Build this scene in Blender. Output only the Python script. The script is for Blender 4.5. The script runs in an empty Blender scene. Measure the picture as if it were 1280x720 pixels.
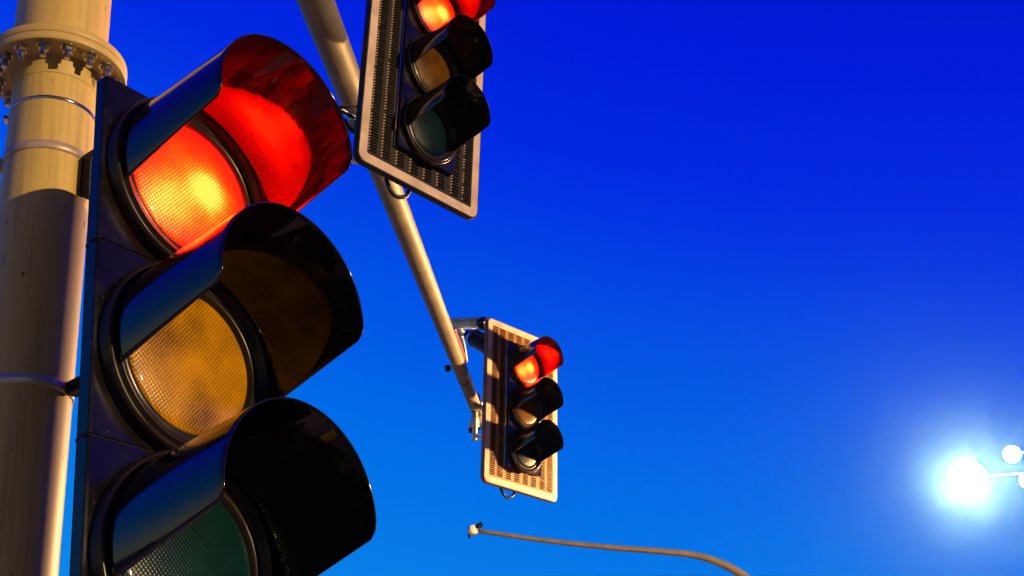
import bpy, bmesh, math, random
from math import sin, cos, pi, radians, tan, atan2
from mathutils import Vector, Matrix, Euler

random.seed(7)
scene = bpy.context.scene
COL = scene.collection
SHADE_W = 7.6
EYE = 1.7                                   # camera height above the street


def W(x, y, z):
    return Vector((x, y, z + EYE))


# ------------------------------------------------------------------ materials
def new_mat(name):
    m = bpy.data.materials.new(name)
    m.use_nodes = True
    return m, m.node_tree.nodes, m.node_tree.links, m.node_tree.nodes['Principled BSDF']


def noise_mix(n, l, scale, c1, c2, lo=0.4, hi=0.65, detail=5, coord='Object', stretch=None):
    tc = n.new('ShaderNodeTexCoord')
    src = tc.outputs[coord]
    if stretch:
        mp = n.new('ShaderNodeMapping')
        mp.inputs['Scale'].default_value = stretch
        l.new(src, mp.inputs['Vector'])
        src = mp.outputs['Vector']
    nz = n.new('ShaderNodeTexNoise')
    nz.inputs['Scale'].default_value = scale
    nz.inputs['Detail'].default_value = detail
    l.new(src, nz.inputs['Vector'])
    rp = n.new('ShaderNodeValToRGB')
    rp.color_ramp.elements[0].position = lo
    rp.color_ramp.elements[1].position = hi
    rp.color_ramp.elements[0].color = (*c1, 1)
    rp.color_ramp.elements[1].color = (*c2, 1)
    l.new(nz.outputs['Fac'], rp.inputs['Fac'])
    return rp.outputs['Color'], nz.outputs['Fac'], src


def add_bump(n, l, b, height, strength, dist):
    bp = n.new('ShaderNodeBump')
    bp.inputs['Strength'].default_value = strength
    bp.inputs['Distance'].default_value = dist
    l.new(height, bp.inputs['Height'])
    l.new(bp.outputs['Normal'], b.inputs['Normal'])


def painted(name, c1, c2, rough, scale=9.0, bump=0.0006, spots=False):
    m, n, l, b = new_mat(name)
    col, fac, src = noise_mix(n, l, scale, c1, c2, 0.35, 0.7, 6, 'Object', (1, 1, 0.35))
    if spots:                                # faint dirt runs down the shaft
        mp2 = n.new('ShaderNodeMapping')
        mp2.inputs['Scale'].default_value = (1, 1, 0.05)
        tc2 = n.new('ShaderNodeTexCoord')
        l.new(tc2.outputs['Object'], mp2.inputs['Vector'])
        sn = n.new('ShaderNodeTexNoise')
        sn.inputs['Scale'].default_value = 55
        sn.inputs['Detail'].default_value = 4
        l.new(mp2.outputs['Vector'], sn.inputs['Vector'])
        sr = n.new('ShaderNodeValToRGB')
        sr.color_ramp.elements[0].position = 0.5
        sr.color_ramp.elements[1].position = 0.78
        sr.color_ramp.elements[1].color = (0.5, 0.5, 0.5, 1)
        l.new(sn.outputs['Fac'], sr.inputs['Fac'])
        sm = n.new('ShaderNodeMixRGB')
        sm.inputs['Color2'].default_value = (0.30, 0.19, 0.07, 1)
        l.new(sr.outputs['Color'], sm.inputs['Fac'])
        l.new(col, sm.inputs['Color1'])
        col = sm.outputs['Color']
    if spots:                                # small chips and dirt specks in the paint
        vz = n.new('ShaderNodeTexNoise')
        vz.inputs['Scale'].default_value = 42
        vz.inputs['Detail'].default_value = 2
        l.new(src, vz.inputs['Vector'])
        rp = n.new('ShaderNodeValToRGB')
        rp.color_ramp.elements[0].position = 0.70
        rp.color_ramp.elements[1].position = 0.735
        l.new(vz.outputs['Fac'], rp.inputs['Fac'])
        mx = n.new('ShaderNodeMixRGB')
        mx.inputs['Color2'].default_value = (0.06, 0.04, 0.025, 1)
        l.new(rp.outputs['Color'], mx.inputs['Fac'])
        l.new(col, mx.inputs['Color1'])
        col = mx.outputs['Color']
    l.new(col, b.inputs['Base Color'])
    rr = n.new('ShaderNodeMapRange')
    rr.inputs['To Min'].default_value = rough - 0.08
    rr.inputs['To Max'].default_value = rough + 0.1
    l.new(fac, rr.inputs['Value'])
    l.new(rr.outputs['Result'], b.inputs['Roughness'])
    add_bump(n, l, b, fac, 0.35, bump)
    return m


M = {}
M['pole'] = painted('pole_paint', (0.68, 0.485, 0.13), (0.76, 0.55, 0.165), 0.46, 7, 0.0007, True)
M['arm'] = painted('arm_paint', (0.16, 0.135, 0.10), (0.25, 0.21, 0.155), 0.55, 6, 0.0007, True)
M['flange'] = painted('flange_paint', (0.66, 0.47, 0.15), (0.73, 0.53, 0.18), 0.5, 14)

# galvanised / stainless
m, n, l, b = new_mat('stainless')
col, fac, _ = noise_mix(n, l, 30, (0.62, 0.6, 0.56), (0.8, 0.78, 0.75))
l.new(col, b.inputs['Base Color'])
b.inputs['Metallic'].default_value = 1
b.inputs['Roughness'].default_value = 0.16
add_bump(n, l, b, fac, 0.5, 0.002)
M['steel'] = m

m, n, l, b = new_mat('galvanised_bolt')
col, fac, _ = noise_mix(n, l, 60, (0.45, 0.42, 0.36), (0.75, 0.72, 0.66))
l.new(col, b.inputs['Base Color'])
b.inputs['Metallic'].default_value = 1
b.inputs['Roughness'].default_value = 0.27
M['bolt'] = m
m, n, l, b = new_mat('dull_strap_steel')
col, fac, _ = noise_mix(n, l, 30, (0.5, 0.38, 0.29), (0.64, 0.5, 0.4))
l.new(col, b.inputs['Base Color'])
b.inputs['Metallic'].default_value = 0.25
b.inputs['Roughness'].default_value = 0.42
M['dullsteel'] = m
m, n, l, b = new_mat('pale_strap_steel')
col, fac, _ = noise_mix(n, l, 30, (0.62, 0.62, 0.52), (0.8, 0.8, 0.7))
l.new(col, b.inputs['Base Color'])
b.inputs['Metallic'].default_value = 0.35
b.inputs['Roughness'].default_value = 0.3
M['palesteel'] = m


def gloss_black(name, c, rough, ior, dust, smear=0.2):
    m, n, l, b = new_mat(name)
    col, fac, src = noise_mix(n, l, 4, c, tuple(v * 1.7 + 0.001 for v in c), 0.35, 0.75, 6)
    # fine dust specks and water marks
    nz = n.new('ShaderNodeTexNoise')
    nz.inputs['Scale'].default_value = 70
    nz.inputs['Detail'].default_value = 3
    l.new(src, nz.inputs['Vector'])
    rp = n.new('ShaderNodeValToRGB')
    rp.color_ramp.elements[0].position = 0.70
    rp.color_ramp.elements[1].position = 0.80
    l.new(nz.outputs['Fac'], rp.inputs['Fac'])
    mul = n.new('ShaderNodeMath')
    mul.operation = 'MULTIPLY'
    mul.inputs[1].default_value = dust
    l.new(rp.outputs['Color'], mul.inputs[0])
    mx = n.new('ShaderNodeMixRGB')
    mx.inputs['Color2'].default_value = (0.30, 0.26, 0.2, 1)
    l.new(mul.outputs[0], mx.inputs['Fac'])
    l.new(col, mx.inputs['Color1'])
    l.new(mx.outputs['Color'], b.inputs['Base Color'])
    # smudged gloss
    n2 = n.new('ShaderNodeTexNoise')
    n2.inputs['Scale'].default_value = 11
    n2.inputs['Detail'].default_value = 7
    l.new(src, n2.inputs['Vector'])
    rr = n.new('ShaderNodeMapRange')
    rr.inputs['From Min'].default_value = 0.4
    rr.inputs['From Max'].default_value = 0.75
    rr.inputs['To Min'].default_value = rough
    rr.inputs['To Max'].default_value = rough + smear
    l.new(n2.outputs['Fac'], rr.inputs['Value'])
    l.new(rr.outputs['Result'], b.inputs['Roughness'])
    b.inputs['IOR'].default_value = ior
    add_bump(n, l, b, n2.outputs['Fac'], 0.16, 0.004)
    return m


M['black'] = gloss_black('gloss_black_plastic', (0.005, 0.0042, 0.0042), 0.13, 1.5, 0.25)
M['visor'] = gloss_black('visor_plastic', (0.004, 0.0037, 0.0035), 0.055, 1.75, 0.18)
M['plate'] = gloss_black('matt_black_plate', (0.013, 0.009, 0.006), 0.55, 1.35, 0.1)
M['plate_lit'] = gloss_black('lamplit_plate', (0.27, 0.115, 0.010), 0.5, 1.45, 0.1)  # copy of the plate with the warm lamp light put into its colour
m, n, l, b = new_mat('slot_end_glint')
b.inputs['Base Color'].default_value = (0.42, 0.27, 0.14, 1)
b.inputs['Roughness'].default_value = 0.5
M['glint'] = m
M['visor_in'] = gloss_black('visor_inside', (0.003, 0.0025, 0.0025), 0.03, 1.33, 0.0, 0.07)
# smeary film of road dust on the inside
def film(mat, scale, lo, hi, amount, c):
    n, l = mat.node_tree.nodes, mat.node_tree.links
    b = n['Principled BSDF']
    tc = n.new('ShaderNodeTexCoord')
    mp = n.new('ShaderNodeMapping')
    mp.inputs['Rotation'].default_value = (0.5, 0.7, 0.4)
    mp.inputs['Scale'].default_value = (1.0, 0.45, 1.0)
    l.new(tc.outputs['Object'], mp.inputs['Vector'])
    z = n.new('ShaderNodeTexNoise')
    z.inputs['Scale'].default_value = scale
    z.inputs['Detail'].default_value = 8
    z.inputs['Roughness'].default_value = 0.62
    z.inputs['Distortion'].default_value = 0.6
    l.new(mp.outputs['Vector'], z.inputs['Vector'])
    rp = n.new('ShaderNodeValToRGB')
    rp.color_ramp.elements[0].position = lo
    rp.color_ramp.elements[1].position = hi
    rp.color_ramp.elements[0].color = (0, 0, 0, 1)
    rp.color_ramp.elements[1].color = (amount, amount, amount, 1)
    l.new(z.outputs['Fac'], rp.inputs['Fac'])
    mx = n.new('ShaderNodeMixRGB')
    old = b.inputs['Base Color'].links[0].from_socket
    l.new(rp.outputs['Color'], mx.inputs['Fac'])
    l.new(old, mx.inputs['Color1'])
    mx.inputs['Color2'].default_value = (*c, 1)
    l.new(mx.outputs['Color'], b.inputs['Base Color'])


film(M['visor_in'], 15, 0.5, 0.66, 0.7, (0.032, 0.026, 0.02))
film(M['visor'], 9, 0.5, 0.8, 0.2, (0.10, 0.085, 0.06))
film(M['black'], 9, 0.5, 0.8, 0.16, (0.10, 0.085, 0.06))
M['ring'] = gloss_black('ring_plastic', (0.012, 0.0085, 0.0075), 0.25, 1.4, 0.2)
film(M['ring'], 9, 0.5, 0.8, 0.10, (0.10, 0.085, 0.06))
M['slot'] = gloss_black('slot_black', (0.004, 0.004, 0.004), 0.7, 1.3, 0.0)
M['cable'] = gloss_black('cable_rubber', (0.008, 0.008, 0.008), 0.45, 1.5, 0.1)
M['gasket'] = gloss_black('seam_rubber', (0.004, 0.004, 0.004), 0.6, 1.4, 0.0)

m, n, l, b = new_mat('retroreflective_tape')
col, fac, _ = noise_mix(n, l, 9, (0.54, 0.38, 0.28), (0.76, 0.57, 0.44), 0.3, 0.6, 8)
l.new(col, b.inputs['Base Color'])
b.inputs['Roughness'].default_value = 0.5
M['tape'] = m

M['fitting'] = painted('pale_fitting', (0.70, 0.76, 0.60), (0.80, 0.84, 0.68), 0.35, 20)
m, n, l, b = new_mat('red_cable')
b.inputs['Base Color'].default_value = (0.62, 0.06, 0.03, 1)
b.inputs['Roughness'].default_value = 0.4
M['redcable'] = m


def prism_lens(name, kind):
    """moulded signal lens with staggered prism cells, object space X / Z"""
    m, n, l, b = new_mat(name)
    tc = n.new('ShaderNodeTexCoord')
    sp = n.new('ShaderNodeSeparateXYZ')
    l.new(tc.outputs['Object'], sp.inputs[0])

    def math_(op, a, c=None, d=None):
        k = n.new('ShaderNodeMath')
        k.operation = op
        for i, v in enumerate((a, c, d)):
            if v is None:
                continue
            if isinstance(v, (int, float)):
                k.inputs[i].default_value = v
            else:
                l.new(v, k.inputs[i])
        return k.outputs[0]
    P = 2 * pi / 0.0088
    sx = math_('SINE', math_('MULTIPLY', sp.outputs['X'], P))
    sz = math_('SINE', math_('MULTIPLY', sp.outputs['Z'], P * 0.85))
    cell = math_('MULTIPLY_ADD', math_('MULTIPLY', sx, sz), 0.5, 0.5)       # staggered cells 0..1
    nz = n.new('ShaderNodeTexNoise')
    nz.inputs['Scale'].default_value = 150
    l.new(tc.outputs['Object'], nz.inputs['Vector'])
    grain = math_('MULTIPLY_ADD', nz.outputs['Fac'], 1.4, -0.2)
    cell = math_('MULTIPLY_ADD', grain, 0.35, math_('MULTIPLY', cell, 0.75))
    add_bump(n, l, b, cell, 0.5, 0.0014)
    b.inputs['Coat Weight'].default_value = 0.15
    b.inputs['Coat Roughness'].default_value = 0.06
    b.inputs['Roughness'].default_value = 0.3
    b.inputs['Specular IOR Level'].default_value = 0.3
    if kind == 'red':
        # lamp behind the lens: filament glow strongest a little off centre
        def dist(cx, cz, s):
            dx = math_('SUBTRACT', sp.outputs['X'], cx)
            dz = math_('SUBTRACT', sp.outputs['Z'], cz)
            d2 = math_('ADD', math_('MULTIPLY', dx, dx), math_('MULTIPLY', dz, dz))
            return math_('EXPONENT', math_('MULTIPLY', d2, -1.0 / (s * s)))
        g1 = dist(0.030, 0.0, 0.034)
        g2 = dist(0.0, -0.02, 0.098)
        g3 = dist(-0.085, -0.07, 0.055)
        n3 = n.new('ShaderNodeTexNoise')
        n3.inputs['Scale'].default_value = 16
        n3.inputs['Detail'].default_value = 2
        l.new(tc.outputs['Object'], n3.inputs['Vector'])
        big = math_('MULTIPLY_ADD', n3.outputs['Fac'], 1.3, 0.35)
        glow = math_('ADD', math_('MULTIPLY', g1, 26.0), math_('MULTIPLY', math_('MULTIPLY', g2, 10.0), big))
        glow = math_('ADD', glow, math_('MULTIPLY', g3, 11.0))
        glow = math_('ADD', glow, 0.8)
        cm = math_('MULTIPLY_ADD', cell, 1.15, 0.30)
        stg = math_('MULTIPLY', glow, cm)
        b.inputs['Base Color'].default_value = (0.10, 0.002, 0.002, 1)
        stg = math_('MULTIPLY', stg, 2.4)
        # the filament shows yellower where it shines through strongest
        gg = math_('MINIMUM', math_('MULTIPLY', math_('MULTIPLY', stg, stg), 0.0007), 0.95)
        gg = math_('ADD', gg, 0.004)
        cb = n.new('ShaderNodeCombineXYZ')
        l.new(math_('MULTIPLY_ADD', stg, 3.6, 4.0), cb.inputs[0])
        l.new(gg, cb.inputs[1])
        l.new(math_('MULTIPLY_ADD', math_('MULTIPLY', gg, gg), 0.12, 0.003), cb.inputs[2])
        l.new(cb.outputs[0], b.inputs['Emission Color'])
        b.inputs['Emission Strength'].default_value = 1.0
    else:
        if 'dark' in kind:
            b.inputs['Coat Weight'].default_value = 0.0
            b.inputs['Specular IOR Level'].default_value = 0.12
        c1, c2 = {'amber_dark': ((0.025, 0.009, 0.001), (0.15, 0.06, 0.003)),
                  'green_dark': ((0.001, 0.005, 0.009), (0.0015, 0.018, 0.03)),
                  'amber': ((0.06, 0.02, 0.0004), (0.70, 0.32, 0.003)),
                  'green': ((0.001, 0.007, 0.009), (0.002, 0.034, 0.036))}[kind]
        # reflector facets seen through the lens
        n3 = n.new('ShaderNodeTexNoise')
        n3.inputs['Scale'].default_value = 9
        n3.inputs['Detail'].default_value = 1.5
        l.new(tc.outputs['Object'], n3.inputs['Vector'])
        fac = math_('ADD', math_('MULTIPLY', cell, 0.85), math_('MULTIPLY_ADD', n3.outputs['Fac'], 1.7, -0.72))
        rp = n.new('ShaderNodeValToRGB')
        rp.color_ramp.elements[0].position = 0.12
        rp.color_ramp.elements[1].position = 0.95
        rp.color_ramp.elements[0].color = (*c1, 1)
        rp.color_ramp.elements[1].color = (*c2, 1)
        l.new(fac, rp.inputs['Fac'])
        l.new(rp.outputs['Color'], b.inputs['Base Color'])
    return m


M['red'] = prism_lens('red_lens_lit', 'red')
M['amber'] = prism_lens('amber_lens', 'amber')
M['green'] = prism_lens('green_lens', 'green')
M['amber_dark'] = prism_lens('shaded_amber_lens', 'amber_dark')  # amber copy with the shade on the overhead signals put into its colour
M['green_dark'] = prism_lens('shaded_green_lens', 'green_dark')  # green copy, darkened likewise for the shaded overhead signals


def glow_mat(name, col, strength):
    m, n, l, b = new_mat(name)
    b.inputs['Base Color'].default_value = (0.8, 0.8, 0.8, 1)
    b.inputs['Emission Color'].default_value = (*col, 1)
    b.inputs['Emission Strength'].default_value = strength
    return m


M['globe'] = glow_mat('lit_globe', (1.0, 0.56, 0.21), 4900)
M['globe_far'] = glow_mat('lit_globe_far', (1.0, 0.7, 0.4), 500)

m, n, l, b = new_mat('asphalt')
col, fac, _ = noise_mix(n, l, 3, (0.04, 0.037, 0.034), (0.065, 0.06, 0.055))
l.new(col, b.inputs['Base Color'])
b.inputs['Roughness'].default_value = 0.85
n2 = n.new('ShaderNodeTexNoise')
n2.inputs['Scale'].default_value = 120
add_bump(n, l, b, n2.outputs['Fac'], 0.5, 0.01)
M['asphalt'] = m
M['concrete'] = painted('concrete', (0.28, 0.26, 0.22), (0.36, 0.33, 0.29), 0.8, 5, 0.002)


# ------------------------------------------------------------------ mesh helpers
class MB:
    def __init__(self):
        self.bm = bmesh.new()

    def face(self, vs, mi=0, smooth=True):
        try:
            f = self.bm.faces.new(vs)
        except ValueError:
            return
        f.smooth = smooth
        f.material_index = mi

    def grid(self, rows, closed=False, mi=0, smooth=True):
        """rows: list of lists of points"""
        R = [[self.bm.verts.new(p) for p in r] for r in rows]
        for a, c in zip(R[:-1], R[1:]):
            k = len(a)
            for i in range(k if closed else k - 1):
                j = (i + 1) % k
                self.face((a[i], a[j], c[j], c[i]), mi, smooth)
        return R

    def lathe(self, prof, seg=64, mat=None, cap0=False, cap1=False, mi=0):
        """prof = [(radius, height)] round +Z, then transformed by mat"""
        mat = mat or Matrix.Identity(4)
        rows = [[mat @ Vector((r * cos(2 * pi * i / seg), r * sin(2 * pi * i / seg), h)) for i in range(seg)]
                for r, h in prof]
        R = self.grid(rows, True, mi)
        if cap0:
            self.face(R[0][::-1], mi, False)
        if cap1:
            self.face(R[-1], mi, False)
        return R

    def tube(self, pts, rad, seg=16, mi=0, caps=True):
        pts = [Vector(p) for p in pts]
        if not isinstance(rad, (list, tuple)):
            rad = [rad] * len(pts)
        rows = []
        ref = None
        for i, p in enumerate(pts):
            t = (pts[min(i + 1, len(pts) - 1)] - pts[max(i - 1, 0)]).normalized()
            if ref is None:
                ref = Vector((0, 0, 1)) if abs(t.z) < 0.9 else Vector((1, 0, 0))
            a = (ref - t * ref.dot(t)).normalized()
            ref = a
            c = t.cross(a)
            rows.append([p + (a * cos(2 * pi * k / seg) + c * sin(2 * pi * k / seg)) * rad[i] for k in range(seg)])
        R = self.grid(rows, True, mi)
        if caps:
            self.face(R[0][::-1], mi, False)
            self.face(R[-1], mi, False)

    def box(self, c, s, mat=None, bev=0.0, mi=0):
        mat = mat or Matrix.Identity(4)
        x, y, z = s[0] / 2, s[1] / 2, s[2] / 2
        r = bmesh.ops.create_cube(self.bm, size=1.0)
        vs = r['verts']
        for v in vs:
            v.co = Vector((v.co.x * s[0], v.co.y * s[1], v.co.z * s[2]))
        if bev > 0:
            es = list({e for v in vs for e in v.link_edges})
            rb = bmesh.ops.bevel(self.bm, geom=es, offset=bev, segments=2, affect='EDGES', profile=0.5)
            vs = list({v for f in rb['faces'] for v in f.verts} | {v for v in vs if v.is_valid})
        fs = {f for v in vs for f in v.link_faces}
        for v in vs:
            v.co = mat @ (v.co + Vector(c))
        for f in fs:
            f.material_index = mi
            f.smooth = False

    def build(self, name, mats, parent=None):
        bmesh.ops.recalc_face_normals(self.bm, faces=self.bm.faces)
        me = bpy.data.meshes.new(name)
        self.bm.to_mesh(me)
        self.bm.free()
        for mm in (mats if isinstance(mats, (list, tuple)) else [mats]):
            me.materials.append(mm)
        o = bpy.data.objects.new(name, me)
        COL.objects.link(o)
        if parent:
            o.parent = parent
        return o


def smooth(ps, n=6):
    out = []
    for i in range(len(ps) - 1):
        p0, p1, p2, p3 = ps[max(i - 1, 0)], ps[i], ps[i + 1], ps[min(i + 2, len(ps) - 1)]
        for j in range(n):
            t = j / n
            out.append(0.5 * ((2 * p1) + (p2 - p0) * t + (2 * p0 - 5 * p1 + 4 * p2 - p3) * t * t + (3 * p1 - p0 - 3 * p2 + p3) * t ** 3))
    out.append(ps[-1])
    return out


def tag(o, label=None, cat=None, group=None, kind=None):
    if label:
        o['label'] = label
    if cat:
        o['category'] = cat
    if group:
        o['group'] = group
    if kind:
        o['kind'] = kind
    return o


def empty(name, loc, rot=(0, 0, 0)):
    o = bpy.data.objects.new(name, None)
    COL.objects.link(o)
    o.location = loc
    o.rotation_euler = rot
    return o


def share(src, parent, name=None):
    o = src.copy()
    if name:
        o.name = name
    COL.objects.link(o)
    o.parent = parent
    return o


def frame(origin, zdir, xhint=(0, 0, 1)):
    z = Vector(zdir).normalized()
    x = Vector(xhint) - z * z.dot(Vector(xhint))
    x.normalize()
    y = z.cross(x)
    m = Matrix((x, y, z)).transposed().to_4x4()
    m.translation = Vector(origin)
    return m


# ------------------------------------------------------------------ camera
F, PITCH, ROLL = 1553.08, 0.48333, -0.12938
cd = bpy.data.cameras.new('camera')
cam = bpy.data.objects.new('camera', cd)
COL.objects.link(cam)
scene.camera = cam
fwd = Vector((0, cos(PITCH), sin(PITCH)))
up0 = Vector((0, -sin(PITCH), cos(PITCH)))
ri0 = Vector((1, 0, 0))
ri = ri0 * cos(ROLL) + up0 * sin(ROLL)
up = up0 * cos(ROLL) - ri0 * sin(ROLL)
mw = Matrix((ri, up, -fwd)).transposed().to_4x4()
mw.translation = (0, 0, EYE)
cam.matrix_world = mw
cd.sensor_width = 36
cd.lens = F / 1280 * 36
cd.clip_start = 0.05
cd.clip_end = 3000

# ------------------------------------------------------------------ setting
g = MB()
k = 330
g.grid([[(-k, -k, 0), (k, -k, 0)], [(-k, k, 0), (k, k, 0)]], smooth=False)
tag(g.build('road', M['asphalt']), kind='structure')
g = MB()
g.box((-6.0, 2, 0.07), (11, 40, 0.14), bev=0.02)
tag(g.build('pavement', M['concrete']), kind='structure')

# ------------------------------------------------------------------ signal pole with mast arm
BX, BY = 0.0, 0.0
PA = lambda z: W(-1.1005 + 0.022 * z, 2.4081 + 0.0115 * z, z)       # pole axis at height z above the eye
pole_dir = (PA(1) - PA(0)).normalized()
base = PA(-EYE + 0.14)
pole = tag(empty('traffic_signal_pole', base),
           'beige painted steel signal pole with bolted flange and long mast arm reaching away', 'pole')


def rel(p):
    return Vector(p) - base


def on_pole(z):
    return frame(rel(PA(z)), pole_dir, (0, -1, 0))


m_ = MB()
ZF = 2.018
m_.lathe([(0.0994, 0.02), (0.0994, ZF + EYE - 0.14 - 0.05)], 96, frame((0, 0, 0), pole_dir, (0, -1, 0)))
m_.build('lower_shaft', M['pole'], pole)
# weld fillet and lower flange plate, upper flange plate
for nm, z0, th in (('flange', ZF, 0.0222), ('flange', ZF + 0.0232, 0.0225)):
    f_ = MB()
    r = 0.1655
    f_.lathe([(0.0996, 0), (r - 0.002, 0), (r, 0.002), (r, th - 0.002), (r - 0.002, th), (0.0996, th)], 128, on_pole(z0))
    if z0 == ZF:                             # weld bead
        f_.lathe([(0.0995, -0.05), (0.1005, -0.008), (0.108, 0.0005)], 96, on_pole(z0))
    fl = f_.build(nm, M['flange'], pole)
    if z0 == ZF:
        low_flange = fl
NB = 16
for i in range(NB):
    a = 2 * pi * (i + 0.5) / NB + radians(-24.5)
    b_ = MB()
    fm = on_pole(ZF) @ Matrix.Translation((0.1385 * cos(a), 0.1385 * sin(a), 0)) @ Matrix.Rotation(pi, 4, 'X') @ Matrix.Rotation(random.random() * 3, 4, 'Z')
    b_.lathe([(0.0, 0), (0.0175, 0.0), (0.0175, 0.003), (0.0138, 0.0032)], 24, fm)
    h = [(0.0140, 0.0028), (0.0140, 0.0155), (0.0120, 0.0172), (0.0085, 0.0174)]
    b_.lathe(h, 6, fm, cap1=True)
    b_.lathe([(0.0082, 0.016), (0.0082, 0.0335), (0.0065, 0.0352)], 16, fm, cap1=True)
    bo = b_.build('bolt', M['bolt'], low_flange)
    for p in bo.data.polygons:
        p.use_smooth = False

ARM0 = W(-1.000, 2.461, 4.558)
ARM1 = W(-0.472, 11.28, 4.537)
adir = (ARM1 - ARM0).normalized()
m_ = MB()
top = 4.95
m_.lathe([(0.1135, ZF + 0.046), (0.1125, 3.0), (0.1095, top), (0.09, top + 0.03), (0.0, top + 0.05)], 96,
         Matrix.Translation(rel(PA(0))) @ frame((0, 0, 0), pole_dir, (0, -1, 0)))
m_.build('upper_shaft', M['pole'], pole)


def arm_pt(t):
    return ARM0.lerp(ARM1, t)


def arm_r(t):
    return 0.1 + (0.054 - 0.1) * (t - 0.25) / 0.75


a_ = MB()
L_ = (ARM1 - ARM0).length
N_ = 40
a_.tube([rel(arm_pt(i / N_)) for i in range(N_ + 1)], [arm_r(i / N_) for i in range(N_ + 1)], 48)
arm = a_.build('mast_arm', M['arm'], pole)
for tt in (0.885,):
    s_ = MB()
    s_.tube([rel(arm_pt(tt - 0.0012)), rel(arm_pt(tt)), rel(arm_pt(tt + 0.0012))],
            [arm_r(tt) + 0.001, arm_r(tt) + 0.003, arm_r(tt) + 0.001], 40)
    s_.build('joint_band', M['gasket'], arm)
s_ = MB()
fm = frame(rel(arm_pt(0.01)), adir)
s_.lathe([(0.16, 0.06), (0.16, 0.085), (0.115, 0.09), (0.112, 0.15)], 48, fm, cap0=True)
s_.build('arm_collar', M['flange'], pole)
c_ = MB()
c_.lathe([(0.056, 0), (0.058, 0.004), (0.058, 0.02), (0.04, 0.03), (0.0, 0.034)], 32, frame(rel(arm_pt(1.0)), adir))
c_.build('end_cap', M['arm'], arm)
# little drain plug standing on the left of the arm
side = adir.cross(Vector((0, 0, 1))).normalized()
k_ = MB()
p0 = rel(arm_pt(0.855)) - side * (arm_r(0.855) - 0.01)
k_.tube([p0, p0 - side * 0.035], 0.012, 12)
k_.tube([p0 - side * 0.03, p0 - side * 0.075], 0.03, 12, mi=1)
k_.build('cable_gland', [M['fitting'], M['cable']], arm)


# stainless straps round the lower shaft
def strap(z, h, tk, mat, tilt=0.0):
    o = MB()
    r = 0.0994 + 0.0008
    fm = on_pole(z) @ Matrix.Rotation(tilt, 4, 'Y')
    o.lathe([(r, -h / 2), (r + tk, -h / 2 + 0.0008), (r + tk, h / 2 - 0.0008), (r, h / 2)], 96, fm)
    # buckle at the left of the pole
    a = radians(-75)
    bm_ = fm @ Matrix.Rotation(a, 4, 'Z')
    o.box((r + tk + 0.004, 0, 0), (0.012, 0.024, h * 1.35), bm_, 0.002)
    return o.build('steel_strap', mat, pole)


strap(1.893, 0.009, 0.0015, M['steel'])
strap(1.757, 0.024, 0.002, M['dullsteel'])
strap(1.160, 0.024, 0.002, M['palesteel'])

# ------------------------------------------------------------------ signal heads
S = 0.4015
RB, RT, LV, AL, DR, AB, HW, HT = 0.1911, 0.1829, 0.2934, 1.7521, -0.1187, 1.9271, 0.218, 0.1896
HY = 0.0096
PR = {}


def rounded_rect(x0, x1, z0, z1, r, seg=6):
    pts = []
    for cx, cz, a0 in ((x1 - r, z1 - r, 0), (x0 + r, z1 - r, 90), (x0 + r, z0 + r, 180), (x1 - r, z0 + r, 270)):
        for i in range(seg + 1):
            a = radians(a0 + 90 * i / seg)
            pts.append((cx + r * cos(a), cz + r * sin(a)))
    return pts


def section_mesh(zlo, zhi, rim_side):
    """one lamp housing: thin square door in front, tapered tub behind"""
    o = MB()
    g_ = 0.0012
    loops = []
    for inset, y, r in ((0.006, HY, 0.014), (0.0015, HY + 0.002, 0.016), (0.0, HY + 0.006, 0.018), (0.0, HY + 0.028, 0.018),
                        (0.012, HY + 0.034, 0.018), (0.10, 0.17, 0.03), (0.125, 0.19, 0.03)):
        pts = rounded_rect(-HW + inset, HW - inset, zlo + g_ + inset * 0.15, zhi - g_ - inset * 0.15, r if y > 0.05 else 0.006)
        loops.append([(x, y, z) for x, z in pts])
    R = o.grid(loops, True, smooth=False)
    o.face(R[-1], 0, False)
    # door face with a round opening
    inner = []
    cz = (zlo + zhi) / 2 if rim_side is None else rim_side
    for x, z in rounded_rect(-HW + 0.006, HW - 0.006, zlo + g_ + 0.001, zhi - g_ - 0.001, 0.006):
        a = atan2(z - cz, x)
        inner.append((0.150 * cos(a), HY + 0.0, cz + 0.150 * sin(a)))
    V = [o.bm.verts.new(p) for p in inner]
    k = len(V)
    for i in range(k):
        j = (i + 1) % k
        o.face((R[0][i], R[0][j], V[j], V[i]), 0, False)
    return o


def ring_mesh():
    """round door bezel carrying the lens and the visor; axis -Y"""
    o = MB()
    fm = frame((0, 0, 0), (0, -1, 0))
    o.lathe([(0.2085, -HY + 0.001), (0.2085, 0.012), (0.2060, 0.019), (0.2015, 0.022), (0.1975, 0.020), (0.1965, 0.015),
             (0.1925, 0.015), (0.1915, 0.023), (0.1880, 0.0255), (0.1835, 0.0235), (0.176, 0.012), (0.171, 0.009),
             (0.166, 0.0115), (0.162, 0.0125), (0.1575, 0.0105), (0.1525, 0.002), (0.1505, -0.006)], 128, fm)
    return o


def lens_mesh():
    o = MB()
    fm = frame((0, 0, 0), (0, -1, 0))
    prof = [(0.1515, -0.004)] + [(0.1515 * cos(a), 0.020 * sin(a)) for a in [pi / 2 * i / 14 for i in range(14)]]
    R = o.lathe(prof, 96, fm)
    c = o.bm.verts.new(fm @ Vector((0, 0, 0.020)))
    for i in range(96):
        o.face((R[-1][i], R[-1][(i + 1) % 96], c))
    return o


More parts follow.
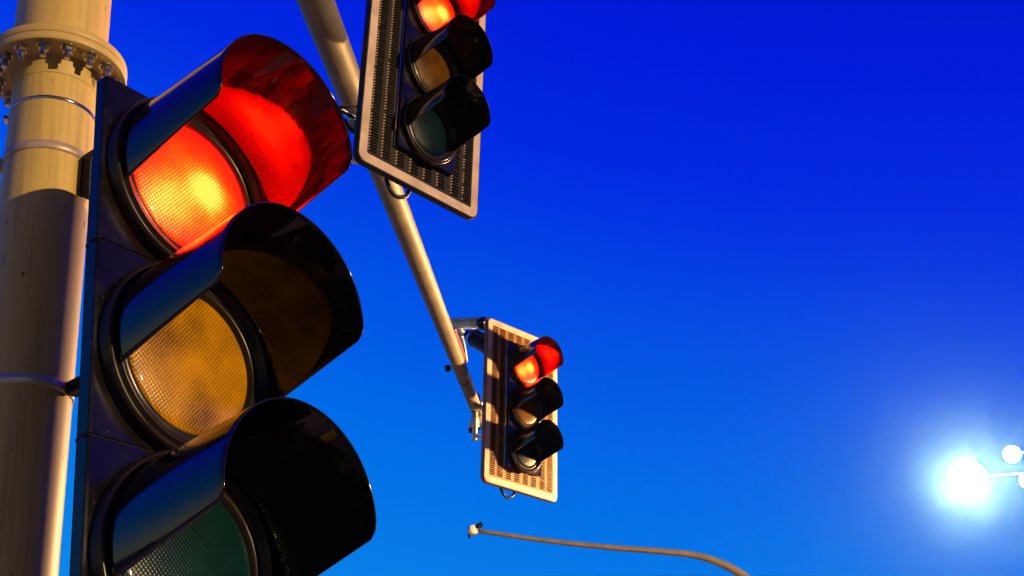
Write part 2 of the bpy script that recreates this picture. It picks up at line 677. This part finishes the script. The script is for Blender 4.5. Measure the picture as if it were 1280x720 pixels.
def visor_mesh():
    o = MB()
    NA, NL = 72, 22
    TH = 0.0032

    def pt(u, t, off):
        a0 = AB + (AL - AB) * t
        # the lower corners of the mouth are rounded off
        al = a0
        a = u * al
        r = RB + (RT - RB) * t + off
        y = -0.012 + (-LV + 0.012) * t
        z = -LV * tan(DR) * t
        return Vector((r * sin(a), y, r * cos(a) + z))

    def mouth(u):
        # t at the mouth: rounds the lower corners
        e = (abs(u) - 0.93) / 0.07
        return 1.0 - (0.045 * e * e if e > 0 else 0.0)
    us = [-1 + 2 * i / NA for i in range(NA + 1)]
    us = [math.copysign(abs(u) ** 0.9, u) for u in us]
    rows = []
    for off in (TH / 2, -TH / 2):
        rows.append([[pt(u, mouth(u) * j / NL, off) for j in range(NL + 1)] for u in us])
    A = o.grid(rows[0])
    B = o.grid(rows[1], mi=1)
    k = len(us) - 1
    # rounded lip along the whole free edge
    loopA = [A[0][j] for j in range(NL + 1)] + [A[i][NL] for i in range(1, k + 1)] + [A[k][j] for j in range(NL - 1, -1, -1)]
    loopB = [B[0][j] for j in range(NL + 1)] + [B[i][NL] for i in range(1, k + 1)] + [B[k][j] for j in range(NL - 1, -1, -1)]
    cen = Vector((0, -0.13, -0.6))
    mids = []
    for i, (p, q) in enumerate(zip(loopA, loopB)):
        if i <= NL or i >= len(loopA) - NL - 1:
            d = Vector((0, 0, -1))
        else:
            d = Vector((0, -1, 0))
        mids.append(o.bm.verts.new((p.co + q.co) / 2 + d * TH * 0.45))
    for i in range(len(loopA) - 1):
        o.face((loopA[i], loopA[i + 1], mids[i + 1], mids[i]))
        o.face((mids[i], mids[i + 1], loopB[i + 1], loopB[i]))
    return o


def backplate_mesh():
    """louvred plate around the housing with a turned back rim"""
    o = MB()
    X, Z, Y = 0.464, 0.775, 0.047
    outer = rounded_rect(-X, X, -Z, Z, 0.055, 8)
    n_ = len(outer)
    hole = []
    hx, hz = HW - 0.004, S + HT - 0.004
    for x, z in outer:                      # map the outer loop on the housing opening
        hole.append((max(-hx, min(hx, x)), max(-hz, min(hz, z))))
    # front face as frame: four rectangles avoid odd quads
    front = [o.bm.verts.new((x, Y, z)) for x, z in outer]
    inn = [o.bm.verts.new((x, Y, z)) for x, z in rounded_rect(-hx, hx, -hz, hz, 0.01, 8)]
    for i in range(n_):
        j = (i + 1) % n_
        o.face((front[i], front[j], inn[j], inn[i]), 0, False)
    rows = [[(x, Y, z) for x, z in outer], [(x * 1.002, Y + 0.003, z * 1.0012) for x, z in outer],
            [(x * 1.002, Y + 0.04, z * 1.0012) for x, z in outer], [(x * 0.985, Y + 0.042, z * 0.991) for x, z in outer]]
    o.grid(rows, True, 0)
    back = [o.bm.verts.new((x, Y + 0.0035, z)) for x, z in outer]
    inb = [o.bm.verts.new((x, Y + 0.0035, z)) for x, z in rounded_rect(-hx, hx, -hz, hz, 0.01, 8)]
    for i in range(n_):
        j = (i + 1) % n_
        o.face((back[j], back[i], inb[i], inb[j]), 0, False)
    # pressed louvres
    ends = []

    def louvre(x, z, w=0.052, h=0.0125, d=0.0075):
        v = [o.bm.verts.new(p) for p in ((x - w / 2, Y - 0.0006, z + h * .55), (x + w / 2, Y - 0.0006, z + h * .55),
                                         (x + w / 2, Y - d, z - h * .25), (x - w / 2, Y - d, z - h * .25),
                                         (x - w / 2, Y - 0.0006, z - h * .45), (x + w / 2, Y - 0.0006, z - h * .45))]
        o.face((v[0], v[1], v[2], v[3]), 1, False)
        o.face((v[3], v[2], v[5], v[4]), 1, False)
        o.face((v[0], v[3], v[4]), 0, False)
        o.face((v[1], v[5], v[2]), 0, False)
        # small bright tab standing in for the glint at the left end of the slot
        if random.random() < 0.93:
            bx, by, bz = x - w / 2 - 0.006, Y - 0.004, z
            q = [o.bm.verts.new(p) for p in ((bx - 0.006, by + 0.003, bz - 0.0045), (bx + 0.004, by - 0.002, bz - 0.0045),
                                             (bx + 0.004, by - 0.002, bz + 0.0035), (bx - 0.006, by + 0.003, bz + 0.0035))]
            o.face(q, 2, False)
    zz = 0.70
    while zz > -0.705:
        for sx in (-1, 1):
            for xx in (0.362, 0.268):
                louvre(sx * xx + random.uniform(-0.0015, 0.0015), zz + random.uniform(-0.001, 0.001), d=random.uniform(0.006, 0.009))
        if abs(zz) > S + HT + 0.02:
            for xx in (-0.16, -0.055, 0.05, 0.155):
                louvre(xx, zz)
        zz -= 0.0185
    return o


def border_mesh():
    o = MB()
    Y = 0.0445
    a = rounded_rect(-0.457, 0.457, -0.768, 0.768, 0.05, 8)
    c = rounded_rect(-0.403, 0.403, -0.714, 0.714, 0.012, 8)
    A = [o.bm.verts.new((x, Y, z)) for x, z in a]
    C = [o.bm.verts.new((x, Y, z)) for x, z in c]
    A2 = [o.bm.verts.new((x, Y + 0.0022, z)) for x, z in a]
    C2 = [o.bm.verts.new((x, Y + 0.0022, z)) for x, z in c]
    k = len(a)
    for i in range(k):
        j = (i + 1) % k
        o.face((A[i], A[j], C[j], C[i]), 0, False)
        o.face((A2[i], A2[j], A[j], A[i]), 0, False)
        o.face((C[i], C[j], C2[j], C2[i]), 0, False)
    return o


def seam_mesh(z):
    o = MB()
    o.box((0, HY + 0.024, z), (2 * HW - 0.01, 0.04, 0.006))
    return o


SECT = [(S / 2, S + HT, S), (-S / 2, S / 2, 0.0), (-S - HT, -S / 2, -S)]
LENS = [('red', 'glowing red lens, lit'), ('amber', 'unlit amber lens'), ('green', 'unlit dark green lens')]


def make_signal(loc, rot, label, group, dark=False):
    root = tag(empty('traffic_signal', loc, rot), label, 'traffic light', group)
    for i, (zl, zh, zc) in enumerate(SECT):
        key = 'sec%d' % i
        if key not in PR:
            sec = section_mesh(zl - zc, zh - zc, 0.0).build('signal_section', M['black'], root)
            sec.location = (0, 0, zc)
            PR[key] = sec
        else:
            sec = share(PR[key], root, 'signal_section')
        for nm, fn, mt in (('lens_ring', ring_mesh, M['ring']), ('lens', lens_mesh, None), ('visor', visor_mesh, [M['visor'], M['visor_in']])):
            kk = nm + (LENS[i][0] if nm == 'lens' else '')
            if kk in PR:
                q = share(PR[kk], sec, nm)
            else:
                q = fn().build(nm, mt or M[LENS[i][0]], sec)
                PR[kk] = q
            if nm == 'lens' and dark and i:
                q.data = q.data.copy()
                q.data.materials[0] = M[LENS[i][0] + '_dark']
            if nm == 'lens':
                q['label'] = LENS[i][1]
    return root


def seams(root):
    for z in (S / 2, -S / 2):
        seam_mesh(z).build('section_gasket', M['gasket'], root)


NEAR = make_signal(W(-0.646, 2.186, 1.0775), (0, 0, 1.0047),
                   'large black three lamp traffic signal close up strapped to the beige pole, without backplate', 'traffic lights showing red')
seams(NEAR)
# mounting rail and brackets between housing and pole
r_ = MB()
r_.box((-0.03, 0.215, 0.0), (0.10, 0.045, 1.12), bev=0.006)
r_.build('mounting_rail', M['black'], NEAR)
pl = NEAR.matrix_basis.inverted()
for z, bh in ((1.757 - 0.055, 0.11), (1.160, 0.03), (0.62, 0.06)):
    c = pl @ PA(z)
    b_ = MB()
    b_.box((0.02, (0.235 + c.y - 0.09) / 2, c.z), (0.03, c.y - 0.09 - 0.235, bh), bev=0.003)
    b_.build('bracket', M['gasket'], NEAR)

mfm = {}
MIDLOC, MIDROT = W(-0.2854, 5.7129, 4.47), [radians(v) for v in (51.6064, 8.8254, 2.3654)]
FARLOC, FARROT = W(-0.0135, 10.5212, 4.2777), [radians(v) for v in (48.0793, 7.0855, 3.5703)]


def zxy_euler(yaw, t, ro):
    mm = Matrix.Rotation(yaw, 3, 'Z') @ Matrix.Rotation(t, 3, 'X') @ Matrix.Rotation(ro, 3, 'Y')
    return mm.to_euler('XYZ')


for loc, rr, label, tarm in ((MIDLOC, MIDROT, 'traffic signal on dark louvred backplate with pale border, cut off at the picture top', 0.42),
                             (FARLOC, FARROT, 'distant traffic signal on orange lit backplate with banded shadows, at the mast arm end', 0.965)):
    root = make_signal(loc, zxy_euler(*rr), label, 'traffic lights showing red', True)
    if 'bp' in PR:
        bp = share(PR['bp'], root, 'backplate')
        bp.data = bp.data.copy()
        bp.data.materials[0] = M['plate_lit']
        bp.data.materials[2] = M['plate_lit']
        bd = share(PR['bd'], bp, 'reflective_border')
    else:
        bp = backplate_mesh().build('backplate', [M['plate'], M['slot'], M['glint']], root)
        bd = border_mesh().build('reflective_border', M['tape'], bp)
        PR['bp'], PR['bd'] = bp, bd
    bpy.context.view_layer.update()
    inv = root.matrix_world.inverted()
    # arm clamp: vertical tube behind the housing, stub to the arm, band round the arm
    q = MB()
    pa = inv @ arm_pt(tarm)
    q.tube([(pa.x, pa.y - 0.0, pa.z - 0.33), (pa.x, pa.y - 0.0, pa.z - 0.05)], 0.024, 16)
    q.tube([(pa.x, pa.y, pa.z), (0.0, 0.2, 0.05)], 0.026, 16)
    q.tube([(pa.x, pa.y, pa.z - 0.28), (0.0, 0.19, -0.3)], 0.022, 16)
    q.build('arm_bracket', M['fitting'], root)
    d_ = (inv.to_3x3() @ adir).normalized()
    for off in (-0.09, 0.09):
        q = MB()
        q.lathe([(arm_r(tarm) + 0.001, -0.012), (arm_r(tarm) + 0.005, -0.012), (arm_r(tarm) + 0.005, 0.012), (arm_r(tarm) + 0.001, 0.012)], 40,
                frame(pa + d_ * off, d_))
        q.build('band_clamp', M['steel'], root)
    # black cable loop hanging below the plate
    q = MB()
    cx = -0.10
    q.tube([Vector(v) for v in smooth([Vector(v) for v in ((cx - 0.07, 0.14, -0.62), (cx - 0.078, 0.13, -0.74), (cx - 0.06, 0.12, -0.80), (cx - 0.02, 0.12, -0.828),
            (cx + 0.03, 0.11, -0.822), (cx + 0.066, 0.11, -0.79), (cx + 0.075, 0.10, -0.73), (cx + 0.06, 0.10, -0.64))])], 0.0125, 14)
    q.build('cable_loop', M['cable'], root)
    if loc is MIDLOC:
        q = MB()
        u_ = Vector((0, 0, -1))
        pts = []
        for a_d in range(-100, 60, 20):
            a_ = radians(a_d)
            pts.append(inv @ (arm_pt(0.425) + (side * sin(a_) - Vector((0, 0, 1)) * cos(a_)) * (arm_r(0.42) + 0.012)))
        pts.append(Vector((-0.46, 0.26, -0.38)))
        pts.append(Vector((-0.36, 0.16, -0.36)))
        q.tube(pts, 0.0125, 12)
        q.build('feed_cable', M['cable'], root)


# ------------------------------------------------------------------ helper: ray through a photo point, placed at a real distance
def ray(px, py):
    v = fwd + ri * ((px - 640) / F) + up * ((360 - py) / F)
    return v.normalized()


def at(px, py, y):
    v = ray(px, py)
    v = v * (y / v.y)
    return v + Vector((0, 0, EYE))


# ------------------------------------------------------------------ detection camera on the arm
c0, c1 = at(553, 406.5, 11.25), at(607, 404.5, 10.98)
ax = (c1 - c0).normalized()
vc = tag(empty('detection_camera', c0), 'white tubular detection camera with black front hood above the mast arm', 'camera')
ZR = frame((0, 0, 0), ax, (0, 0, 1))
ln = (c1 - c0).length
o = MB()
o.lathe([(0.03, -0.02), (0.045, 0.0), (0.045, ln * 0.38), (0.0475, ln * 0.385), (0.0475, ln * 0.41), (0.045, ln * 0.415),
         (0.045, ln * 0.68), (0.0475, ln * 0.685), (0.0475, ln * 0.71), (0.045, ln * 0.715), (0.045, ln * 0.9)], 32, ZR, cap0=True)
o.build('camera_tube', M['fitting'], vc)
o = MB()
o.lathe([(0.058, ln * 0.86), (0.066, ln * 0.875), (0.069, ln * 0.97), (0.062, ln * 1.03), (0.05, ln * 1.04), (0.046, ln * 0.98), (0.0, ln * 0.97)], 32, ZR, cap0=True)
o.build('front_hood', M['black'], vc)
o = MB()
rows = []
for i in range(13):
    a = radians(-62 + 124 * i / 12)
    rows.append([ZR @ Vector((0.064 * cos(a), 0.064 * sin(a), h)) for h in (0.0, ln * 0.5, ln * 0.93)])
o.grid(rows)
rows = [[p + (ZR.to_3x3() @ Vector((cos(radians(-62 + 124 * i / 12)), sin(radians(-62 + 124 * i / 12)), 0))) * 0.004 for p in r] for i, r in enumerate(rows)]
o.grid(rows)
o.build('sun_shield', M['fitting'], vc)
o = MB()
pj = at(576, 418, 11.16) - c0
o.tube([pj + Vector((0.02, 0, 0.11)), pj], 0.016, 14)
o.lathe([(0.0, -0.03), (0.036, -0.03), (0.042, -0.024), (0.042, 0.024), (0.036, 0.03), (0, 0.03)], 24, frame(pj, (0.45, -0.85, 0.1)))
o.tube([pj, at(580, 434, 11.16) - c0, at(583, 452, 11.15) - c0], [0.02, 0.018, 0.016], 14)
o.build('bracket', M['fitting'], vc)

d0, d1 = at(584, 418, 11.0), at(610.5, 432, 10.86)
ax2 = (d1 - d0).normalized()
ln2 = (d1 - d0).length
det = tag(empty('flood_illuminator', d0), 'small black ribbed lamp unit under the white detection camera', 'lamp unit')
ZR2 = frame((0, 0, 0), ax2, (0, 0, 1))
o = MB()
o.lathe([(0.03, 0.0), (0.05, 0.004), (0.052, ln2 * 0.22)], 24, ZR2, cap0=True)
for i in range(8):
    h = ln2 * (0.36 + 0.08 * i)
    o.lathe([(0.05, h - 0.006), (0.088, h - 0.005), (0.088, h + 0.005), (0.05, h + 0.006)], 32, ZR2)
o.lathe([(0.072, ln2 * 0.3), (0.072, ln2 * 1.0)], 24, ZR2)
o.lathe([(0.088, ln2 * 0.98), (0.09, ln2 * 1.04), (0.085, ln2 * 1.06), (0.0, ln2 * 1.05)], 32, ZR2)
o.build('finned_body', M['black'], det)
o = MB()
o.lathe([(0.0525, ln2 * 0.2), (0.074, ln2 * 0.215), (0.074, ln2 * 0.31), (0.05, ln2 * 0.32)], 32, ZR2)
o.build('clamp_ring', M['steel'], det)
o = MB()
o.tube([(0, 0, 0), pj + c0 - d0], 0.018, 12)
o.build('stem', M['fitting'], det)

# red cable lying along the arm, with the pale bracket and bright clamp at its end
o = MB()
pts = []
for i in range(17):
    t = 0.775 + 0.075 * i / 16
    pts.append(arm_pt(t) + side * (arm_r(t) * 0.93 + 0.004) + Vector((0, 0, arm_r(t) * 0.42 + 0.006 * sin(i))))
o.tube(pts, 0.014, 10)
cb = o.build('cable', M['redcable'])
tag(cb, 'red cable lying along the right side of the mast arm below the detection camera', 'cable')

jb = tag(empty('cable_bracket', arm_pt(0.975)), 'pale bracket with bright steel clamp under the end of the mast arm', 'bracket')
o = MB()
q0 = at(592, 536, 11.12) - arm_pt(0.975)
q1 = at(594, 517, 11.12) - arm_pt(0.975)
q2 = at(588, 533, 11.12) - arm_pt(0.975)
o.tube([q1, (q0 + q1) / 2, q0], [0.03, 0.045, 0.055], 4)
o.build('bracket_plate', M['fitting'], jb)
o = MB()
qa = at(586, 538.5, 11.1) - arm_pt(0.975)
qb = at(598, 537.5, 11.1) - arm_pt(0.975)
o.tube([qa, qb], 0.024, 12)
o.tube([(qa + qb) / 2, at(606, 533, 11.0) - arm_pt(0.975)], 0.014, 10)
o.build('bolt', M['black'], jb)
o = MB()
qa = at(595, 492, 10.9) - arm_pt(0.975)
qb = at(603.5, 512, 11.0) - arm_pt(0.975)
o.tube([qa, qb], 0.028, 8)
o.lathe([(0.0, -0.03), (0.045, -0.03), (0.045, 0.03), (0, 0.03)], 6, frame(qb, (1, -0.6, 0.3)))
o.build('clamp', M['steel'], jb)

# ------------------------------------------------------------------ far curved mast arm
tipw = at(597, 663.5, 27)
far = tag(empty('curved_mast_arm', W(5.35, 27, -EYE)), 'distant curved beige mast arm at the bottom of the view ending in a small clamp', 'pole')
fb = Vector((5.35, 27, 0))
ctrl = [tipw, at(680, 675.5, 27), at(760, 684, 27), at(830, 689.5, 27), at(868, 694, 27), at(893, 701, 27), at(915, 711, 27), at(935, 724, 27),
        at(955, 742, 27), at(972, 766, 27), at(984, 795, 27)]
pts = [p - fb for p in ctrl]
last = pts[-1]
pts += [Vector((last.x * 0.45, 0, last.z - 1.1)), Vector((0.0, 0, last.z - 2.6)), Vector((0, 0, 0.0))]


sp = smooth(pts)
rad = [0.047 + (0.105 - 0.047) * min(1, i / 50) for i in range(len(sp))]
o = MB()
o.tube(sp, rad, 24)
o.build('arm_tube', M['arm'], far)
o = MB()
tl = tipw - fb
o.lathe([(0, -0.07), (0.105, -0.07), (0.115, -0.05), (0.115, 0.05), (0.105, 0.07), (0, 0.07)], 20, frame(tl + Vector((-0.10, -0.02, 0.02)), (0.55, -0.8, 0.15)))
o.build('clamp', M['fitting'], far)
o = MB()
o.box((0.06, 0.0, 0.085), (0.22, 0.10, 0.10), Matrix.Translation(tl) @ Matrix.Rotation(radians(-24), 4, 'Y'), 0.012)
o.box((-0.2, 0.06, 0.0), (0.05, 0.1, 0.24), Matrix.Translation(tl), 0.012)
o.build('clamp_block', M['black'], far)

# ------------------------------------------------------------------ unseen brick building added off to the right to shade the far signal
M['brick'] = painted('brick_wall', (0.20, 0.12, 0.08), (0.30, 0.19, 0.13), 0.85, 8, 0.004)
M['pane'] = gloss_black('window_glass', (0.02, 0.022, 0.025), 0.05, 1.5, 0.0)
sh = Vector((sin(radians(118)), cos(radians(118)), 0))
sw = Vector((-sh.y, sh.x, 0))
BC = sh * 34 + sw * (SHADE_W + 9.0)
bl = tag(empty('added_shade_building', BC, (0, 0, atan2(sw.y, sw.x))), 'unseen brick building with dark windows, added beyond the right picture edge to shade the far signal', 'building')
BW, BD, BH = 18.0, 12.0, 12.5
o = MB()
o.box((0, -BD / 2, BH / 2), (BW, BD, BH))
o.build('wall', M['brick'], bl)
o = MB()
o.box((0, -BD / 2, BH + 0.2), (BW + 0.5, BD + 0.5, 0.4), bev=0.03)
o.build('roof', M['concrete'], bl)
for ix in range(5):
    for iz in range(3):
        o = MB()
        o.box((-7 + ix * 3.5, 0.02, 2.4 + iz * 3.8), (1.5, 0.09, 2.0))
        wf = o.build('window', M['pane'], bl)
        o = MB()
        o.box((-7 + ix * 3.5, 0.07, 1.33 + iz * 3.8), (1.8, 0.2, 0.12), bev=0.01)
        o.build('sill', M['concrete'], wf)

# ------------------------------------------------------------------ lit street lamps
def street_lamp(px, py, d, r, label, mat, post_px):
    gpos = ray(px, py) * d + Vector((0, 0, EYE))
    # post stands to the right, a level arm carries the globe
    h = gpos.z
    outv = Vector((gpos.y, -gpos.x, 0)).normalized()           # to the right of the line of sight
    pb = gpos + outv * post_px
    pb.z = 0
    root = tag(empty('street_lamp', pb), label, 'street lamp', 'lit street lamps')
    o = MB()
    o.lathe([(0.14, 0), (0.14, 0.25), (0.09, 0.3), (0.06, h), (0.045, h + 0.06), (0, h + 0.08)], 24)
    o.build('post', M['arm'], root)
    o = MB()
    gl = gpos - pb
    o.tube([Vector((0, 0, h - 0.24)), gl * 0.5 + Vector((0, 0, (h - 0.24) * 0.5)), gl + (Vector((0, 0, gl.z)) - gl).normalized() * r * 0.9], 0.008, 12)
    o.build('lamp_arm', M['cable'], root)
    o = MB()
    prof = [(r * sin(pi * i / 24), -r * cos(pi * i / 24)) for i in range(25)]
    o.lathe(prof, 40, Matrix.Translation(gl))
    o.build('globe', mat, root)
    return root


street_lamp(1210, 600, 14.0, 0.195, 'brightest street lamp with the largest white glowing globe', M['globe'], 1.9)
street_lamp(1265, 568, 28.0, 0.165, 'smaller glowing street lamp just above and right of the brightest globe', M['globe_far'], 2.4)
street_lamp(1283.5, 601, 30.1, 0.15, 'small street lamp globe cut by the right picture edge', M['globe_far'], 2.4)

# ------------------------------------------------------------------ sun (low warm key) and twilight sky
SUN_AZ, SUN_EL = radians(118), radians(7.0)
sl = bpy.data.lights.new('sun', 'SUN')
sl.energy = 3.1
sl.angle = radians(0.5)
sl.color = (1.0, 0.66, 0.32)
so = bpy.data.objects.new('sun', sl)
COL.objects.link(so)
sd = Vector((sin(SUN_AZ) * cos(SUN_EL), cos(SUN_AZ) * cos(SUN_EL), sin(SUN_EL)))
so.rotation_euler = sd.to_track_quat('Z', 'Y').to_euler()

wd = bpy.data.worlds.new('World')
scene.world = wd
wd.use_nodes = True
n, l = wd.node_tree.nodes, wd.node_tree.links
bg = n['Background']
sky = n.new('ShaderNodeTexSky')
sky.sky_type = 'NISHITA'
sky.sun_disc = False
sky.sun_elevation = SUN_EL
sky.sun_rotation = SUN_AZ
tc = n.new('ShaderNodeTexCoord')
sx = n.new('ShaderNodeSeparateXYZ')
l.new(tc.outputs['Generated'], sx.inputs[0])
rp = n.new('ShaderNodeValToRGB')
cr = rp.color_ramp
cr.interpolation = 'LINEAR'
stops = [(0.0, (0.03, 0.34, 0.80)), (0.15, (0.004, 0.245, 0.82)), (0.30, (0.0, 0.168, 0.795)), (0.40, (0.0, 0.105, 0.79)), (0.48, (0.0, 0.062, 0.785)),
         (0.53, (0.0, 0.036, 0.78)), (0.57, (0.0, 0.022, 0.765)), (0.66, (0.0, 0.0105, 0.72)), (0.80, (0.0, 0.007, 0.44)), (1.0, (0.0, 0.006, 0.24))]
while len(cr.elements) < len(stops):
    cr.elements.new(0.5)
for e, (p, c) in zip(cr.elements, stops):
    e.position = p
    e.color = (*c, 1)
xcl = n.new('ShaderNodeClamp')                 # afterglow lies to the left: the blue deepens to the right
xcl.inputs['Min'].default_value = -0.38
xcl.inputs['Max'].default_value = 1.0
l.new(sx.outputs['X'], xcl.inputs['Value'])
sel = n.new('ShaderNodeMath')
sel.operation = 'MULTIPLY_ADD'
sel.inputs[1].default_value = 0.35
l.new(xcl.outputs['Result'], sel.inputs[0])
l.new(sx.outputs['Z'], sel.inputs[2])
l.new(sel.outputs[0], rp.inputs['Fac'])
# evening grade: the twilight ramp sets almost all the colour, the physical sky adds a trace; darker away from the afterglow
mr = n.new('ShaderNodeMapRange')
mr.inputs['From Min'].default_value = -0.8
mr.inputs['From Max'].default_value = 0.35
mr.inputs['To Min'].default_value = 0.18
mr.inputs['To Max'].default_value = 1.0
l.new(sx.outputs['Y'], mr.inputs['Value'])
mulc = n.new('ShaderNodeMixRGB')
mulc.blend_type = 'MULTIPLY'
mulc.inputs['Fac'].default_value = 1.0
l.new(rp.outputs['Color'], mulc.inputs['Color1'])
l.new(mr.outputs['Result'], mulc.inputs['Color2'])
def wm(op, a, c, cl=False):
    k_ = n.new('ShaderNodeMath')
    k_.operation = op
    k_.use_clamp = cl
    for i_, v_ in enumerate((a, c)):
        if isinstance(v_, (int, float)):
            k_.inputs[i_].default_value = v_
        else:
            l.new(v_, k_.inputs[i_])
    return k_.outputs[0]


# warm fill glow added low over the horizon behind the camera
back = wm('MULTIPLY_ADD', sx.outputs['Y'], -1.6, True)
back.node.inputs[2].default_value = 0.35
lowz = wm('SUBTRACT', 1.0, wm('MULTIPLY', sx.outputs['Z'], 2.2), True)
glowf = wm('MULTIPLY', back, wm('MULTIPLY', lowz, lowz))
gm = n.new('ShaderNodeMixRGB')
gm.inputs['Color2'].default_value = (0.48, 0.40, 0.13, 1)
l.new(glowf, gm.inputs['Fac'])
l.new(mulc.outputs['Color'], gm.inputs['Color1'])
sc_ = n.new('ShaderNodeMixRGB')
sc_.blend_type = 'MULTIPLY'
sc_.inputs['Fac'].default_value = 1.0
sc_.inputs['Color2'].default_value = (10, 10, 10, 1)
l.new(gm.outputs['Color'], sc_.inputs['Color1'])
mxs = n.new('ShaderNodeMixRGB')
mxs.inputs['Fac'].default_value = 0.002
l.new(sc_.outputs['Color'], mxs.inputs['Color1'])
l.new(sky.outputs['Color'], mxs.inputs['Color2'])
l.new(mxs.outputs['Color'], bg.inputs['Color'])
bg.inputs['Strength'].default_value = 0.1

# ------------------------------------------------------------------ thin evening haze that halos the street lamps
HAZE = 0.0005
hz_m = bpy.data.materials.new('haze_air')
hz_m.use_nodes = True
hn, hl = hz_m.node_tree.nodes, hz_m.node_tree.links
hn.remove(hn['Principled BSDF'])
pv = hn.new('ShaderNodeVolumePrincipled')
pv.inputs['Color'].default_value = (0.26, 0.8, 1.0, 1)
pv.inputs['Density'].default_value = HAZE
pv.inputs['Anisotropy'].default_value = 0.965
hl.new(pv.outputs['Volume'], hn['Material Output'].inputs['Volume'])
hb = MB()
hb.box((0, 30, 6.0), (700, 700, 14.0))
hz = hb.build('haze', hz_m)
tag(hz, kind='stuff')
k = 330

# ------------------------------------------------------------------ render settings
scene.view_settings.view_transform = 'Standard'
scene.view_settings.look = 'None'
scene.view_settings.exposure = 0
scene.view_settings.gamma = 1
scene.view_settings.use_curve_mapping = False
scene.render.engine = 'CYCLES'
scene.cycles.caustics_reflective = False
scene.cycles.caustics_refractive = False
scene.cycles.max_bounces = 8
scene.cycles.sample_clamp_indirect = 6
scene.cycles.use_denoising = True
